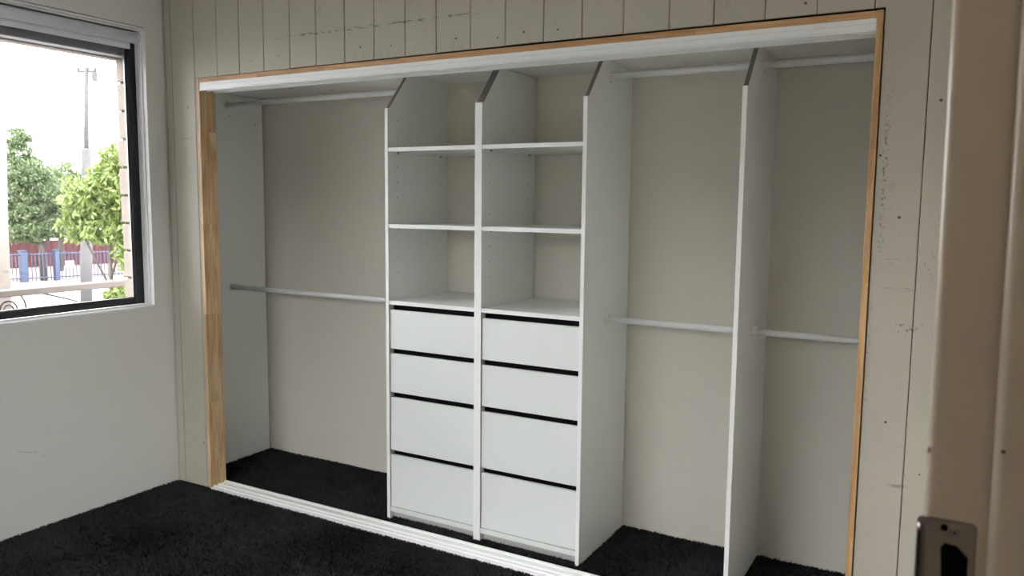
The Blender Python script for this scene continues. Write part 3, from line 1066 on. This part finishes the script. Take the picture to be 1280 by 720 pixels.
def foliage(name, blobs, n, size, m, parent, droop=0.3):
    """leaves as tilted diamonds gathered in sprays inside the given ellipsoids"""
    V = []
    vol = np.array([b[3] * b[4] * b[5] for b in blobs]) ** 0.8
    for b, k in zip(blobs, (vol / vol.sum() * n).astype(int)):
        ns = max(8, k // 22)
        d = rng.normal(size=(ns, 3))
        d /= np.linalg.norm(d, axis=1)[:, None]
        rad = rng.uniform(0.35, 1.0, ns) ** 0.6 * rng.choice([1.0, 1.0, 1.12], ns)
        spray = np.array(b[:3]) + d * rad[:, None] * np.array(b[3:6])
        c = spray[rng.integers(0, ns, k)] + rng.normal(size=(k, 3)) * np.array([0.09, 0.09, 0.07]) * (np.mean(b[3:6]) + 0.3)
        t = rng.normal(size=(k, 3)) + np.array([0, 0, -droop])
        t /= np.linalg.norm(t, axis=1)[:, None]
        r = rng.normal(size=(k, 3))
        w = np.cross(t, r)
        w /= np.linalg.norm(w, axis=1)[:, None]
        L = (size * rng.uniform(0.7, 1.3, k))[:, None]
        p0 = c - t * L * .5
        p1 = c + w * L * .20
        p2 = c + t * L * .5
        p3 = c - w * L * .20
        V.append(np.stack([p0, p1, p2, p3], 1).reshape(-1, 3))
    V = np.concatenate(V)
    o = raw(name, V, np.arange(len(V)).reshape(-1, 4), m, parent)
    o['kind'] = 'stuff'
    return o


def trunk(name, paths, m, parent):
    bm = bmesh.new()
    for pts, rs in paths:
        tube(bm, pts, rs, 9)
    return finish(name, bm, m, parent, True)


gt = thing('gum_tree', (-19.95, 9.5, -1.6), 'pale peeling tree trunk at the edge of the window view', 'tree')
trunk('trunk', [([(-19.96, 9.49, -1.7), (-20.12, 9.63, 1.0), (-20.45, 9.95, 4.2), (-20.7, 10.2, 7.0)], [0.27, 0.25, 0.24, 0.22])], M['bark'], gt)

ta = thing('tree', (-26.66, 14.62, -1.6), 'grey green bushy tree behind the blue fence, beside the pale trunk', 'tree')
trunk('trunk', [([(-26.66, 14.62, -1.65), (-26.7, 14.6, -0.4), (-27.0, 14.7, 1.2)], [0.12, 0.10, 0.06]),
                ([(-26.7, 14.6, -0.4), (-26.3, 15.1, 0.6), (-26.2, 15.3, 1.4)], [0.06, 0.05, 0.03])], M['branch'], ta)
foliage('foliage', [(-27.62, 14.5, 3.3, .5, .5, .9), (-27.2, 14.55, 2.2, .8, .8, .8), (-27.0, 14.6, 1.1, .9, .9, .75), (-26.45, 15.1, 1.6, .7, .7, .6),
                    (-27.5, 14.1, 1.6, .7, .7, 1.0), (-26.9, 14.5, 0.4, .8, .8, .55), (-26.3, 15.2, 0.6, .5, .6, .6), (-27.7, 14.25, 0.5, .5, .5, .6)], 22000, 0.165, M['leaf_a'], ta)
tb = thing('tree', (-29.2, 17.6, -1.6), 'mid green rounded tree beyond the pole and fences', 'tree')
trunk('trunk', [([(-30.1, 17.3, -1.65), (-30.0, 17.4, 0.2), (-29.9, 17.6, 1.6)], [0.14, 0.11, 0.06])], M['branch'], tb)
foliage('foliage', [(-30.1, 17.6, 2.2, .9, .9, .75), (-29.5, 18.2, 1.7, .9, .9, .9), (-30.6, 17.2, 1.3, .9, .9, .9), (-29.7, 18.0, 0.8, .8, .9, .6)], 13000, 0.18, M['leaf_b'], tb)
tc = thing('tree', (-10.57, 6.48, -1.6), 'bright green leafy young tree next to the brick edge of the window', 'tree')
trunk('trunk', [([(-10.55, 6.5, -1.65), (-10.55, 6.55, -0.2), (-10.6, 6.6, 0.9), (-10.7, 6.65, 1.8)], [0.045, 0.035, 0.028, 0.012]),
                ([(-10.55, 6.55, -0.2), (-10.95, 6.35, 0.7), (-11.1, 6.35, 1.2)], [0.022, 0.016, 0.01]),
                ([(-10.55, 6.55, 0.0), (-10.4, 6.75, 0.8), (-10.35, 6.9, 1.6)], [0.022, 0.016, 0.01])], M['branch'], tc)
foliage('foliage', [(-10.62, 6.75, 2.15, .30, .30, .40), (-10.6, 6.72, 1.65, .42, .42, .45), (-11.0, 6.45, 1.45, .42, .42, .38), (-10.45, 6.85, 1.1, .34, .34, .5),
                    (-10.75, 6.55, 0.95, .38, .38, .28), (-10.28, 6.85, 0.45, .22, .24, .42), (-10.42, 6.62, -0.28, .26, .22, .22), (-11.2, 6.3, 0.95, .25, .25, .25)],
        13000, 0.125, M['leaf_c'], tc, 0.8)
